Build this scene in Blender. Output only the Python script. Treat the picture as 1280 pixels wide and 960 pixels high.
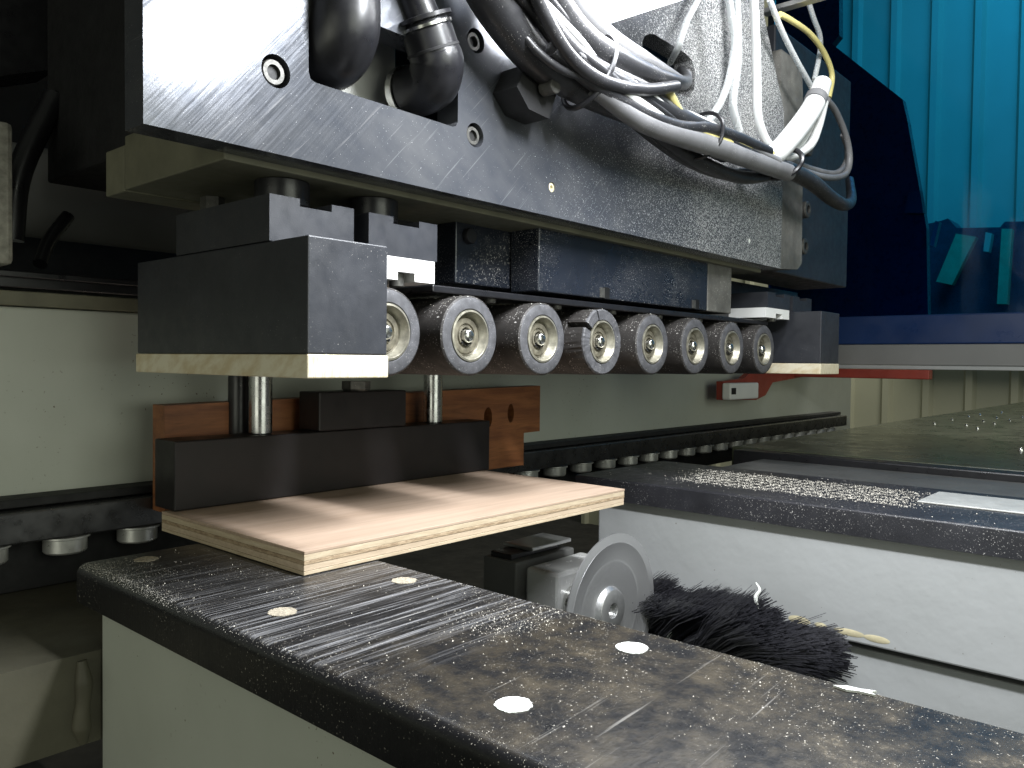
import bpy, bmesh, math, random
from mathutils import Vector, Matrix
random.seed(7)
for o in list(bpy.data.objects): bpy.data.objects.remove(o, do_unlink=True)
scn = bpy.context.scene
Z0 = 1.15                       # camera height; every z below is measured from the camera
# ------------------------------------------------------------------ camera
FPX, YAW, PITCH, ROLL = 1009.0, math.radians(41.44), math.radians(-1.516), math.radians(.673)
CF = Vector((math.cos(YAW)*math.cos(PITCH), math.sin(YAW)*math.cos(PITCH), math.sin(PITCH)))
_r = CF.cross(Vector((0, 0, 1))).normalized(); _u = _r.cross(CF)
CR = _r*math.cos(ROLL) + _u*math.sin(ROLL); CU = _u*math.cos(ROLL) - _r*math.sin(ROLL)
cam = bpy.data.objects.new('camera', bpy.data.cameras.new('camera')); scn.collection.objects.link(cam)
cam.matrix_world = Matrix(((CR.x, CU.x, -CF.x, 0), (CR.y, CU.y, -CF.y, 0), (CR.z, CU.z, -CF.z, Z0), (0, 0, 0, 1)))
cam.data.sensor_width = 36; cam.data.lens = 36*FPX/1280; cam.data.clip_start = .01; cam.data.clip_end = 60
scn.camera = cam
# ------------------------------------------------------------------ light
w = bpy.data.worlds.new('World'); scn.world = w; w.use_nodes = True
bg = w.node_tree.nodes['Background']; bg.inputs[0].default_value = (.93, 1.0, .84, 1); bg.inputs[1].default_value = .10
def area(name, loc, aim, sx, sy, energy, col=(1, 1, 1), spread=180):
    l = bpy.data.lights.new(name, 'AREA'); l.shape = 'RECTANGLE'; l.size = sx; l.size_y = sy; l.energy = energy; l.color = col
    l.spread = math.radians(spread)
    o = bpy.data.objects.new(name, l); scn.collection.objects.link(o)
    o.location = (loc[0], loc[1], loc[2]+Z0)
    o.rotation_euler = (Vector(aim)-Vector(loc)).to_track_quat('-Z', 'Y').to_euler()
    return o
area('work_lamp_light', (.43, .13, .372), (.45, .42, 0), .28, .035, 10.8, (.93, .96, 1)).rotation_euler = (math.radians(12), 0, 0)
bpy.data.lights['work_lamp_light'].size, bpy.data.lights['work_lamp_light'].size_y = .045, .33
area('cable_lamp_light', (.80, .24, .46), (.86, .40, .24), .12, .05, 1.9, (.95, .97, 1))
area('strip_lamp_light', (.56, .33, .303), (.56, .335, 0), .08, .12, 1.0, (.95, .97, 1))
area('far_fill_light', (3.3, .2, 2.3), (4.4, .4, .3), 1.6, 1.6, 62, (1, .98, .90))  # unseen fill added to brighten the corrugated wall
area('front_fill_light', (.35, -1.3, .25), (.55, .74, -.05), 1.3, .9, 10.5, (.95, 1, .86))  # unseen fill added on the camera side to lift the back panel
area('left_fill_light', (-1.1, .05, .0), (.25, .45, -.15), .9, .7, 3.6, (.98, 1, .84))  # unseen fill added at the left for the side faces, no window there
vs = scn.view_settings; vs.view_transform = 'Standard'; vs.look = 'None'; vs.exposure = 0; vs.gamma = 1; vs.use_curve_mapping = False

# ------------------------------------------------------------------ helpers
def on(px, py, ax, v):          # pixel of the photograph -> point on the plane where coordinate ax equals v
    d = CF + CR*((px-640)/FPX) - CU*((py-480)/FPX)
    return d*(v/d[ax])
COL = scn.collection
def thing(name, label, cat, loc, group=None):
    o = bpy.data.objects.new(name, None); COL.objects.link(o); o.empty_display_size = .02
    o.location = (loc[0], loc[1], loc[2]+Z0); o['label'] = label; o['category'] = cat
    if group: o['group'] = group
    return o
def wloc(o):
    v = Vector(o.location)
    while o.parent: o = o.parent; v += Vector(o.location)
    return v
def obj(name, bm, mat, parent=None, label=None, cat=None, group=None, kind=None, smooth=False):
    bmesh.ops.recalc_face_normals(bm, faces=bm.faces)
    xs = [v.co for v in bm.verts]
    c = Vector([(min(v[i] for v in xs)+max(v[i] for v in xs))/2 for i in range(3)])
    for v in bm.verts: v.co -= c
    me = bpy.data.meshes.new(name); bm.to_mesh(me); bm.free()
    me.materials.append(M[mat])
    if smooth:
        me.polygons.foreach_set('use_smooth', [True]*len(me.polygons))
        try: me.set_sharp_from_angle(angle=math.radians(35))
        except Exception: pass
    o = bpy.data.objects.new(name, me); COL.objects.link(o)
    wl = c+Vector((0, 0, Z0))
    if parent: o.parent = parent; wl -= wloc(parent)
    o.location = wl
    if label: o['label'] = label
    if cat: o['category'] = cat
    if group: o['group'] = group
    if kind: o['kind'] = kind
    return o
def box(x0, x1, y0, y1, z0, z1, bev=.0008, bm=None):
    b = bmesh.new()
    bmesh.ops.create_cube(b, size=1)
    for v in b.verts:
        v.co = Vector((x0+(v.co.x+.5)*(x1-x0), y0+(v.co.y+.5)*(y1-y0), z0+(v.co.z+.5)*(z1-z0)))
    if bev: bmesh.ops.bevel(b, geom=b.edges[:], offset=bev, segments=2, affect='EDGES', profile=.5)
    if bm is None: return b
    return join(bm, b)
def join(a, b):
    me = bpy.data.meshes.new('tmp'); b.to_mesh(me); b.free(); a.from_mesh(me); bpy.data.meshes.remove(me); return a
def frame(d):
    d = Vector(d).normalized(); a = Vector((0, 0, 1)) if abs(d.z) < .9 else Vector((1, 0, 0))
    s = d.cross(a).normalized(); return d, s, s.cross(d)
def lathe(prof, org, axis, seg=48, a0=0, a1=None, caps=True):
    """prof: list of (radius, distance along axis), a closed turn or an arc a0..a1"""
    b = bmesh.new(); d, s, t = frame(axis); org = Vector(org)
    full = a1 is None; n = seg if full else max(3, int(seg*(a1-a0)/(2*math.pi)))
    rings = []
    for k in range(n if full else n+1):
        a = a0+(2*math.pi*k/n if full else (a1-a0)*k/n)
        e = s*math.cos(a)+t*math.sin(a)
        rings.append([b.verts.new(org+d*h+e*max(r, 1e-5)) for r, h in prof])
    m = len(prof)
    for k in range(n if full else n):
        A = rings[k]; B = rings[(k+1) % len(rings)]
        for i in range(m-1): b.faces.new((A[i], A[i+1], B[i+1], B[i]))
        if not full: b.faces.new((A[m-1], A[0], B[0], B[m-1]))
    if not full:
        b.faces.new(rings[0]); b.faces.new(rings[-1])
    bmesh.ops.remove_doubles(b, verts=b.verts, dist=2e-5)
    return b
def cyl(p0, p1, r, seg=24, bev=.0006):
    p0 = Vector(p0); p1 = Vector(p1); L = (p1-p0).length
    return lathe([(0, 0), (r-bev, 0), (r, bev), (r, L-bev), (r-bev, L), (0, L)], p0, p1-p0, seg)
def prism(loops, ax, v0, v1):
    """outline (first loop) with holes; 2D points in the two other axes; extruded along ax from v0 to v1"""
    b = bmesh.new(); ia = [i for i in range(3) if i != ax]
    edges = []; layers = []
    def mk(v):
        out = []
        for lp in loops:
            vs_ = []
            for p in lp:
                c = [0, 0, 0]; c[ia[0]] = p[0]; c[ia[1]] = p[1]; c[ax] = v
                vs_.append(b.verts.new(c))
            out.append(vs_)
        es = [b.edges.new((vs_[i], vs_[(i+1) % len(vs_)])) for vs_ in out for i in range(len(vs_))]
        bmesh.ops.triangle_fill(b, edges=es, use_beauty=True)
        return out
    A = mk(v0); B = mk(v1)
    for la, lb in zip(A, B):
        for i in range(len(la)):
            j = (i+1) % len(la); b.faces.new((la[i], la[j], lb[j], lb[i]))
    return b
def circ(cx, cy, r, n=28, ry=None): return [(cx+r*math.cos(2*math.pi*k/n), cy+(ry or r)*math.sin(2*math.pi*k/n)) for k in range(n)]
def rrect(x0, x1, y0, y1, r, n=6):
    pts = []
    for cx, cy, a in ((x1-r, y1-r, 0), (x0+r, y1-r, 90), (x0+r, y0+r, 180), (x1-r, y0+r, 270)):
        for k in range(n+1):
            t = math.radians(a+90*k/n); pts.append((cx+r*math.cos(t), cy+r*math.sin(t)))
    return pts
def spline(pts, n=10):
    P = [Vector(p) for p in pts]; out = []
    for i in range(len(P)-1):
        p0 = P[i-1] if i else P[i]*2-P[i+1]; p1, p2 = P[i], P[i+1]; p3 = P[i+2] if i+2 < len(P) else P[i+1]*2-P[i]
        for k in range(n):
            t = k/n; out.append(.5*((2*p1)+(p2-p0)*t+(2*p0-5*p1+4*p2-p3)*t*t+(3*p1-p0-3*p2+p3)*t**3))
    out.append(P[-1]); return out
def tube(pts, r, seg=12, n=8, smooth=True):
    """r: one radius or one per control point"""
    path = spline(pts, n) if smooth else [Vector(p) for p in pts]
    m = len(path)
    if isinstance(r, (int, float)): rr = [r]*m
    else:
        rr = []
        for i in range(m):
            t = i/(m-1)*(len(r)-1); k = min(int(t), len(r)-2); rr.append(r[k]+(r[k+1]-r[k])*(t-k))
    b = bmesh.new(); rings = []; up = None
    for i, p in enumerate(path):
        d = (path[min(i+1, m-1)]-path[max(i-1, 0)]).normalized()
        if up is None: _, s, up = frame(d)
        s = d.cross(up).normalized(); up = s.cross(d).normalized()
        rings.append([b.verts.new(p+(s*math.cos(2*math.pi*k/seg)+up*math.sin(2*math.pi*k/seg))*rr[i]) for k in range(seg)])
    for i in range(m-1):
        for k in range(seg):
            j = (k+1) % seg; b.faces.new((rings[i][k], rings[i][j], rings[i+1][j], rings[i+1][k]))
    b.faces.new(rings[0]); b.faces.new(rings[-1])
    return b

# ------------------------------------------------------------------ materials
M = {}
class N:
    def __init__(s, name):
        s.m = bpy.data.materials.new(name); s.m.use_nodes = True; s.t = s.m.node_tree; s.p = s.t.nodes['Principled BSDF']; M[name] = s.m
        s.tc = s.t.nodes.new('ShaderNodeTexCoord'); s.seed = None
    def new(s, ty, **kw):
        n = s.t.nodes.new('ShaderNode'+ty)
        for k, v in kw.items(): setattr(n, k, v)
        return n
    def link(s, a, b): s.t.links.new(a, b)
    def co(s, scale=(1, 1, 1), rot=(0, 0, 0), loc=(0, 0, 0)):
        mp = s.new('Mapping', vector_type='TEXTURE'); mp.inputs['Scale'].default_value = [1/k for k in scale]; mp.inputs['Rotation'].default_value = rot; mp.inputs['Location'].default_value = loc
        s.link(s.tc.outputs['Object'], mp.inputs[0]); return mp.outputs[0]
    def noise(s, scale, co=None, detail=4, rough=.55, dist=0):
        n = s.new('TexNoise'); n.inputs['Scale'].default_value = scale; n.inputs['Detail'].default_value = detail
        n.inputs['Roughness'].default_value = rough; n.inputs['Distortion'].default_value = dist
        s.link(co if co is not None else s.tc.outputs['Object'], n.inputs['Vector']); return n.outputs[0]
    def ramp(s, x, a, b, c0=(0, 0, 0, 1), c1=(1, 1, 1, 1)):
        r = s.new('ValToRGB'); r.color_ramp.elements[0].position = a; r.color_ramp.elements[1].position = b
        r.color_ramp.elements[0].color = c0; r.color_ramp.elements[1].color = c1; s.link(x, r.inputs[0]); return r.outputs[0]
    def rng(s, x, a, b, c, d):
        r = s.new('MapRange'); r.inputs[1].default_value = a; r.inputs[2].default_value = b; r.inputs[3].default_value = c; r.inputs[4].default_value = d
        s.link(x, r.inputs[0]); return r.outputs[0]
    def mul(s, a, b, op='MULTIPLY'):
        m = s.new('Math', operation=op)
        for i, v in enumerate((a, b)):
            if isinstance(v, (int, float)): m.inputs[i].default_value = v
            else: s.link(v, m.inputs[i])
        m.use_clamp = True; return m.outputs[0]
    def mix(s, f, a, b):
        m = s.new('Mix', data_type='RGBA')
        if isinstance(f, (int, float)): m.inputs[0].default_value = f
        else: s.link(f, m.inputs[0])
        for i, v in ((6, a), (7, b)):
            if isinstance(v, (tuple, list)): m.inputs[i].default_value = (*v[:3], 1)
            else: s.link(v, m.inputs[i])
        return m.outputs[2]
    def bump(s, h, strength=.2, dist=.001):
        b = s.new('Bump'); b.inputs['Strength'].default_value = strength; b.inputs['Distance'].default_value = dist
        s.link(h, b.inputs['Height'])
        if s.p.inputs['Normal'].is_linked: s.link(s.p.inputs['Normal'].links[0].from_socket, b.inputs['Normal'])
        s.link(b.outputs[0], s.p.inputs['Normal'])
    def col(s, x):
        if isinstance(x, (tuple, list)): s.p.inputs['Base Color'].default_value = (*x[:3], 1)
        else: s.link(x, s.p.inputs['Base Color'])
    def rough(s, x):
        if isinstance(x, (int, float)): s.p.inputs['Roughness'].default_value = x
        else: s.link(x, s.p.inputs['Roughness'])
    def metal(s, x):
        if isinstance(x, (int, float)): s.p.inputs['Metallic'].default_value = x
        else: s.link(x, s.p.inputs['Metallic'])
DUST = (.72, .70, .66)
def simple(name, c, rough=.5, metal=0, var=.25, ns=30, bump=.15, bs=400, dust=0, dscale=900, dmask=12, spec=.5):
    n = N(name)
    v = n.noise(ns, detail=6)
    dark = tuple(x*(1-var) for x in c); light = tuple(min(1, x*(1+var)) for x in c)
    base = n.mix(n.rng(v, .3, .7, 0, 1), dark, light)
    rv = n.rng(n.noise(ns*3), .3, .7, rough-.08, rough+.1)
    if dust:
        d = n.mul(n.ramp(n.noise(dscale, detail=2), .74-.07*dust, .80-.07*dust), n.ramp(n.noise(dmask, detail=5), .42, .66))
        base = n.mix(d, base, DUST); rv = n.mix(d, rv, (.9, .9, .9))
        if metal: n.metal(n.mul(n.rng(d, 0, 1, 1, 0), metal))
    elif metal: n.metal(metal)
    n.col(base); n.rough(rv); n.p.inputs['Specular IOR Level'].default_value = spec
    if bump: n.bump(n.noise(bs, detail=3), bump, .0005)
    return n
simple('black_plastic', (.027, .029, .035), .42, var=.15, bs=1500, bump=.2, dust=.5, dscale=1300, dmask=25)
simple('black_smooth', (.012, .012, .014), .33, var=.2, bs=300, bump=.04)
simple('black_matte', (.010, .010, .011), .7, var=.3)
simple('dark_slab', (.013, .011, .011), .40, var=.25, ns=14, bs=900, bump=.12, spec=.3)
simple('dull_olive', (.15, .145, .10), .55, var=.2)
simple('table_green', (.060, .066, .042), .30, var=.25, ns=10, bump=.05)
simple('dull_grey', (.10, .10, .095), .5, var=.25, ns=9)
simple('cast_metal', (.28, .27, .23), .6, var=.35, ns=160, bump=.5, bs=300)
simple('steel', (.62, .62, .60), .22, 1, var=.12, bump=.03)
simple('steel_rod', (.42, .42, .42), .25, 1, var=.1, bump=.02)
simple('track_steel', (.62, .62, .60), .34, .6, var=.15, bump=.03)
simple('dirty_shaded_paint', (.085, .08, .055), .6, var=.35, ns=14, bump=.2)  # dirty paint, darkened further to carry the missing lamp shadow
simple('dark_bore', (.006, .006, .006), .6)
simple('dusty_screw', (.10, .098, .09), .5, .5, var=.3, ns=200, dust=.6)
simple('screw_black', (.03, .03, .032), .4, .3, var=.4, ns=300, dust=.5)
simple('bearing_seal', (.17, .155, .115), .5, .3, var=.5, ns=160, dust=1.0, dscale=1500)
simple('bearing_ring', (.29, .275, .22), .40, .6, var=.4, ns=160, dust=.9, dscale=1400)
simple('sawdust', (.70, .66, .58), .95, var=.25, ns=900, bump=0)
simple('white_plastic', (.80, .80, .78), .45, var=.04, bump=.05)
simple('hole_dust', (.34, .30, .23), .95, var=.4, ns=700, bump=.5, bs=900)
simple('rail_steel', (.10, .10, .105), .3, .8, var=.3, ns=30, bump=.05)
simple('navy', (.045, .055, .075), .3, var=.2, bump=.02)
simple('blue_paint', (.012, .035, .12), .35, var=.2, ns=6, bump=.03)
simple('grey_paint', (.22, .22, .215), .45, var=.08, ns=8, bump=.03)
simple('red_paint', (.26, .035, .02), .45, var=.15, bump=.03)
simple('green_stick', (.10, .42, .22), .5, var=.15)
simple('floor_dark', (.03, .028, .025), .8, var=.4, ns=8)
simple('cream_sheet', (.50, .50, .36), .45, var=.05, ns=3, bump=.02)
simple('cable_black', (.020, .020, .022), .38, var=.2, dust=1.2, dscale=1100, dmask=40)
simple('cable_grey', (.16, .16, .165), .45, var=.2, dust=1.2, dscale=1100, dmask=40)
simple('cable_white', (.66, .67, .66), .4, var=.08, dust=.3)
simple('cable_yellow', (.62, .55, .22), .4, var=.1)
simple('clear_tube', (.72, .74, .74), .25, var=.05, bump=0)
M['clear_tube'].node_tree.nodes['Principled BSDF'].inputs['Transmission Weight'].default_value = .45
simple('aluminium', (.55, .55, .54), .35, .9, var=.1)
simple('interior_white', (.55, .55, .52), .5, .3, var=.12, ns=40)
simple('cover_panel', (.020, .024, .034), .28, .2, var=.25, ns=10, dust=1.7, dscale=900, dmask=16)
simple('cover_dusty', (.16, .155, .14), .55, .2, var=.35, ns=40, dust=1.2, dscale=700, dmask=20)
simple('far_bar', (.024, .024, .028), .36, var=.25, ns=25, bump=.2, bs=500, dust=1.3, dscale=800, dmask=14)
simple('plug_white', (.78, .80, .76), .9, var=.12, ns=700, bump=.6, bs=900)
n = simple('rubber_tread', (.030, .027, .025), .6, var=.35, ns=60, bump=.35, bs=700, dust=1.5, dscale=700, dmask=45)
n = simple('rubber_face', (.070, .070, .076), .62, var=.35, ns=110, bump=.3, bs=500, dust=1.2, dscale=1100, dmask=60)
# pale green machine paint with rust specks
n = N('green_paint'); v = n.noise(7, detail=5)
base = n.mix(n.rng(v, .3, .7, 0, 1), (.43, .45, .39), (.49, .51, .45))
sp = n.mul(n.ramp(n.noise(330, detail=1), .73, .76), n.ramp(n.noise(9), .50, .62))
n.col(n.mix(sp, base, (.10, .06, .025))); n.rough(n.rng(n.noise(40), .3, .7, .38, .52)); n.bump(n.noise(60, detail=3), .12, .001)
# pale painted cross beam panel, greyer, wavy hand-painted
n = N('pale_paint'); v = n.noise(6, detail=6)
base = n.mix(n.rng(v, .3, .7, 0, 1), (.37, .38, .375), (.42, .43, .43))
sp = n.ramp(n.noise(210, detail=2), .745, .77)
n.col(n.mix(sp, base, (.16, .14, .11))); n.rough(n.rng(n.noise(30), .3, .7, .3, .5)); n.bump(n.noise(16, detail=4), .45, .004)
# cream pad with diagonal machining lines
n = N('cream_pad'); wv = n.noise(1, n.co((900, 60, 130), (math.radians(-28), 0, 0)), detail=3)
n.col(n.mix(n.rng(wv, .4, .65, 0, 1), (.74, .68, .52), (.60, .50, .32))); n.rough(.5); n.bump(wv, .15, .0005)
# milled front plate: swirl scratches, dust thickening towards its far end
n = N('milled_plate')
s1 = n.noise(1, n.co((22, 22, 800), (0, math.radians(-50), 0)), detail=3, rough=.7)
s2 = n.noise(1, n.co((12, 12, 380), (0, math.radians(-46), 0), (3, 1, 2)), detail=2, rough=.7)
sx = n.new('SeparateXYZ'); n.link(n.tc.outputs['Object'], sx.inputs[0])
cloud = n.noise(9, detail=6)
smear = n.noise(30, n.co((1, 1, 2.2), (0, .5, 0)), detail=5)
dens = n.rng(sx.outputs[0], -.12, .22, 0, 1)
fleck = n.noise(1050, detail=3, rough=.6)
thr = n.new('Math', operation='MULTIPLY_ADD'); n.link(dens, thr.inputs[0]); thr.inputs[1].default_value = .185
n.link(n.mul(cloud, .06), thr.inputs[2])
fl = n.ramp(n.mul(fleck, thr.outputs[0], 'ADD'), .735, .80)
base = n.mix(n.rng(smear, .3, .7, 0, 1), (.085, .092, .108), (.125, .13, .142))
base = n.mix(n.mul(n.ramp(s2, .64, .72), .5), base, (.26, .26, .27))
film = n.mul(n.ramp(n.mul(cloud, n.rng(sx.outputs[0], -.05, .42, 0, .55), 'ADD'), .55, 1.0), .5)
base = n.mix(film, base, (.20, .195, .18))
n.col(n.mix(fl, base, (.50, .50, .49)))
n.metal(n.mul(n.mul(n.rng(fl, 0, 1, 1, 0), n.rng(film, 0, 1, 1, .2)), .5))
n.rough(n.mul(n.rng(s1, .35, .65, .14, .23), n.mul(fl, .5), 'ADD'))
n.bump(n.mul(s1, n.ramp(smear, .35, .65)), .09, .0004); n.bump(fl, .06, .0005)
# phenolic cross bar: black, brown worn patches, long scratches across, dust
n = N('worn_bar')
scr = n.noise(1, n.co((9, 520, 9)), detail=4, rough=.75)
scr2 = n.noise(1, n.co((5, 190, 5), (0, 0, .05), (1.3, 0, 0)), detail=3, rough=.7)
wide = n.noise(9, detail=5, rough=.6); mid = n.noise(48, detail=8, rough=.72)
sy = n.new('SeparateXYZ'); n.link(n.tc.outputs['Object'], sy.inputs[0])
near = n.rng(sy.outputs[1], .09, .17, 1, .1)           # the worn brown stretch starts beyond the scratched one
geo = n.new('NewGeometry'); gz = n.new('SeparateXYZ'); n.link(geo.outputs['Normal'], gz.inputs[0]); topf = n.rng(gz.outputs[2], .80, .97, 0, 1)
near = n.mul(near, topf); scr2 = n.mul(scr2, n.rng(topf, 0, 1, .75, 1))
scratched = n.mul(topf, n.mul(n.rng(sy.outputs[1], .10, .15, 0, 1), n.rng(sy.outputs[1], .25, .31, 1, .3)))
base = n.mix(n.mul(n.ramp(mid, .42, .66), near), (.010, .010, .011), (.040, .031, .018))
base = n.mix(n.mul(n.mul(n.ramp(mid, .62, .72), n.ramp(wide, .46, .60)), n.mul(near, .6)), base, (.26, .22, .16))
base = n.mix(n.mul(n.mul(n.ramp(scr, .47, .64), n.ramp(scr2, .40, .56)), n.mul(scratched, .85)), base, (.32, .32, .33))
base = n.mix(n.mul(n.ramp(scr2, .66, .72), .35), base, (.40, .38, .35))
d = n.mul(n.ramp(n.noise(900, detail=3), .66, .72), n.ramp(n.noise(20, detail=5), .42, .60))
n.col(n.mix(d, base, (.62, .58, .50)))
dia = n.noise(1, n.co((7, 300, 7), (0, 0, .42), (.7, 0, 0)), detail=2, rough=.6)
n.rough(n.mul(n.rng(mid, .3, .7, .24, .44), n.mul(d, .4), 'ADD')); n.bump(scr, .18, .0006); n.bump(n.noise(240, detail=4), .2, .0006); n.bump(dia, .12, .0006)
# plywood face, edge plies
def wood(name, a, b, sc=(5, 90, 90), rough=.55, contrast=(.35, .68), pores=True):
    n = N(name); g = n.noise(1, n.co(sc), detail=6, rough=.65, dist=.4)
    base = n.mix(n.rng(g, contrast[0], contrast[1], 0, 1), a, b)
    if pores:
        p = n.noise(1, n.co((sc[0]*5, sc[1]*9, sc[2]*9)), detail=2)
        base = n.mix(n.mul(n.ramp(p, .60, .70), .35), base, tuple(x*.5 for x in a))
    n.col(base); n.rough(rough); n.bump(g, .15, .0005); return n
wood('veneer', (.38, .275, .20), (.50, .38, .29))
wood('veneer_light', (.48, .37, .26), (.60, .48, .35), (30, 200, 400))
wood('ply_dark', (.26, .18, .11), (.46, .35, .23), (160, 160, 700), .75, (.4, .6))
wood('ply_light', (.46, .36, .24), (.60, .50, .36), (60, 60, 500), .7)
wood('brown_board', (.16, .055, .02), (.32, .125, .045), (12, 60, 120), .5)
# acrylic guard
m = bpy.data.materials.new('blue_acrylic'); m.use_nodes = True; M['blue_acrylic'] = m; t = m.node_tree; t.nodes.clear()
out = t.nodes.new('ShaderNodeOutputMaterial'); tr = t.nodes.new('ShaderNodeBsdfTransparent'); tr.inputs[0].default_value = (.09, .49, .80, 1)
gl = t.nodes.new('ShaderNodeBsdfGlossy'); gl.inputs[1].default_value = .06; gl.inputs[0].default_value = (.8, .9, 1, 1)
fr = t.nodes.new('ShaderNodeFresnel'); fr.inputs[0].default_value = 1.35
mx = t.nodes.new('ShaderNodeMixShader'); t.links.new(fr.outputs[0], mx.inputs[0]); t.links.new(tr.outputs[0], mx.inputs[1]); t.links.new(gl.outputs[0], mx.inputs[2]); t.links.new(mx.outputs[0], out.inputs[0])
m = bpy.data.materials.new('led_diffuser'); m.use_nodes = True; M['led_diffuser'] = m
p = m.node_tree.nodes['Principled BSDF']; p.inputs['Emission Color'].default_value = (.96, .98, 1, 1); p.inputs['Emission Strength'].default_value = 3
# spun steel disc: fine circular lines
n = N('spun_steel')
sp = n.new('SeparateXYZ'); n.link(n.tc.outputs['Object'], sp.inputs[0])
rad = n.new('Math', operation='SQRT'); n.link(n.mul(n.mul(sp.outputs[0], sp.outputs[0]), n.mul(sp.outputs[2], sp.outputs[2]), 'ADD'), rad.inputs[0])
cx = n.new('CombineXYZ'); n.link(rad.outputs[0], cx.inputs[0])
rn = n.noise(900, cx.outputs[0], detail=3)
n.col(n.mix(rn, (.50, .50, .51), (.60, .60, .61))); n.metal(.85); n.rough(n.rng(rn, .3, .7, .34, .46)); n.bump(rn, .05, .0003)
n.p.inputs['Anisotropic'].default_value = .5
simple('hub_steel', (.36, .36, .36), .4, .8, var=.1, ns=200)
simple('disc_rim', (.46, .44, .43), .6, .4, var=.12, ns=300)
simple('clear_cover', (.6, .6, .58), .2, .2, var=.1)
simple('bristle', (.018, .018, .022), .45, var=.5, ns=200, bump=0)
simple('glue', (.58, .52, .34), .5, var=.2, ns=60)

# ------------------------------------------------------------------ setting
YP = .4408                                      # plane of the panel's front edge, roller faces and press block faces
obj('floor', box(-3, 6, -3, 4, -1.15, -1.13, 0), 'floor_dark', kind='structure')
# back panel of the machine frame behind the conveyor
back = obj('wall', box(-.9, 2.2, .742, .80, -.1915, .041, .002), 'green_paint', kind='structure')
obj('wall_ledge', box(-.9, 1.72, .735, .80, .0415, .0535, .001), 'dull_olive', back)
# dark hood of the machine behind the head
hd = obj('machine_hood', box(-1.6, 1.60, 1.02, 1.10, .06, 1.3, .004), 'black_matte', label='dark machine hood behind the pressing head', cat='hood')
# corrugated hall wall: trapezoid ribs
prof = []; y = -2.0
while y < 3.4:
    prof += [(y, 0), (y+.14, 0), (y+.155, -.03), (y+.185, -.03), (y+.20, 0)]; y += .20
pts = [(4.62+dx, yy) for yy, dx in prof]
obj('corrugated_wall', prism([pts+[(4.72, pts[-1][1]), (4.72, pts[0][1])]], 2, -1.13, 2.6), 'cream_sheet', kind='structure')

# ------------------------------------------------------------------ front cross beam
def beam(name, label, x0, x1, y0, y1, side_x, side_z, topmat, paint, r=.007):
    t = thing(name, label, 'beam', ((x0+x1)/2, (y0+y1)/2, side_z))
    prof = [(x0, -.1650), (x0, -.1395-r)]+[(x0+r-r*math.cos(a), -.1395-r+r*math.sin(a)) for a in [math.radians(k*15) for k in range(1, 7)]]
    prof += [(x1-.0015, -.1395), (x1, -.141), (x1, -.1650)]
    obj('top_bar', prism([prof], 1, y0, y1), topmat, t, smooth=True)
    obj('side_panel', box(side_x, x1-.012, y0, y1-.03, side_z, -.1652, .002), paint, t)
    return t
fb = beam('front_support_beam', 'black topped support beam with round white holes under the plywood panel', .2125, .3605, -.25, .578, .2165, -.62, 'worn_bar', 'green_paint')
for i, (hx, hy, fill) in enumerate(((.2506, .5581, .55), (.2492, .3876, .8), (.3377, .3878, .55), (.2455, .2139, 1), (.3347, .2148, 1), (.2462, .040, 1), (.3352, .041, 1))):
    lp = []
    for k in range(40):
        a = 2*math.pi*k/40; rr = .0078*(1+random.uniform(-.05, .05)*(2-fill)); lp.append((hx+rr*math.cos(a), hy+rr*math.sin(a)))
    obj('hole_filling', prism([lp], 2, -.141, -.13915), 'plug_white' if fill > .9 else 'hole_dust', fb)
# ------------------------------------------------------------------ far cross beam and table beyond
xb = beam('far_support_beam', 'dusty black topped support beam beyond the saw disc with pale painted side', .8085, 1.02, -.4, .606, .8165, -.272, 'far_bar', 'pale_paint', .0025)
obj('lower_panel', box(.826, .86, -.4, .62, -.60, -.279, .002), 'pale_paint', xb)
# chipped edge with glue along the side panel's lower rim
g = bmesh.new()
for (yy, ww, hh) in ((.318, .022, .007), (.292, .026, .006), (.268, .020, .006), (.243, .026, .005)):
    join(g, lathe([(0, 0), (ww*.6, 0), (ww*.45, .0012), (0, .002)], (0, 0, 0), (-1, 0, 0), 16))
    for v in g.verts[-(16*3+2):]: pass
bmesh.ops.delete(g, geom=g.verts[:], context='VERTS')
for (yy, ww, hh) in ((.322, .011, .0045), (.300, .006, .003), (.272, .014, .0035), (.246, .012, .0035)):
    b = lathe([(0, -.002), (1, 0), (.75, .0003), (0, .0005)], (0, 0, 0), (-1, 0, 0), 18)
    for v in b.verts: v.co = Vector((.8163+v.co.x, yy+v.co.y*ww*(1+.15*random.random()), -.262+v.co.z*hh-(.318-yy)*.02))
    join(g, b)
obj('glue_patch', g, 'glue', xb, smooth=True)
# dark notch chipped out
b = prism([[(.272, -.2755), (.300, -.2745), (.306, -.266), (.296, -.2625), (.288, -.268), (.276, -.270)]], 0, .8155, .8170)
obj('chipped_notch', b, 'dark_bore', xb)
obj('grey_step', box(1.0205, 1.185, -.4, .53, -.170, -.1435, .002), 'dull_grey', xb)
pl = obj('glare_plate', box(.90, .985, -.35, .235, -.1393, -.1375, .0006), 'interior_white', xb)  # flat pale plate stands for the glare on the bar top

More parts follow.
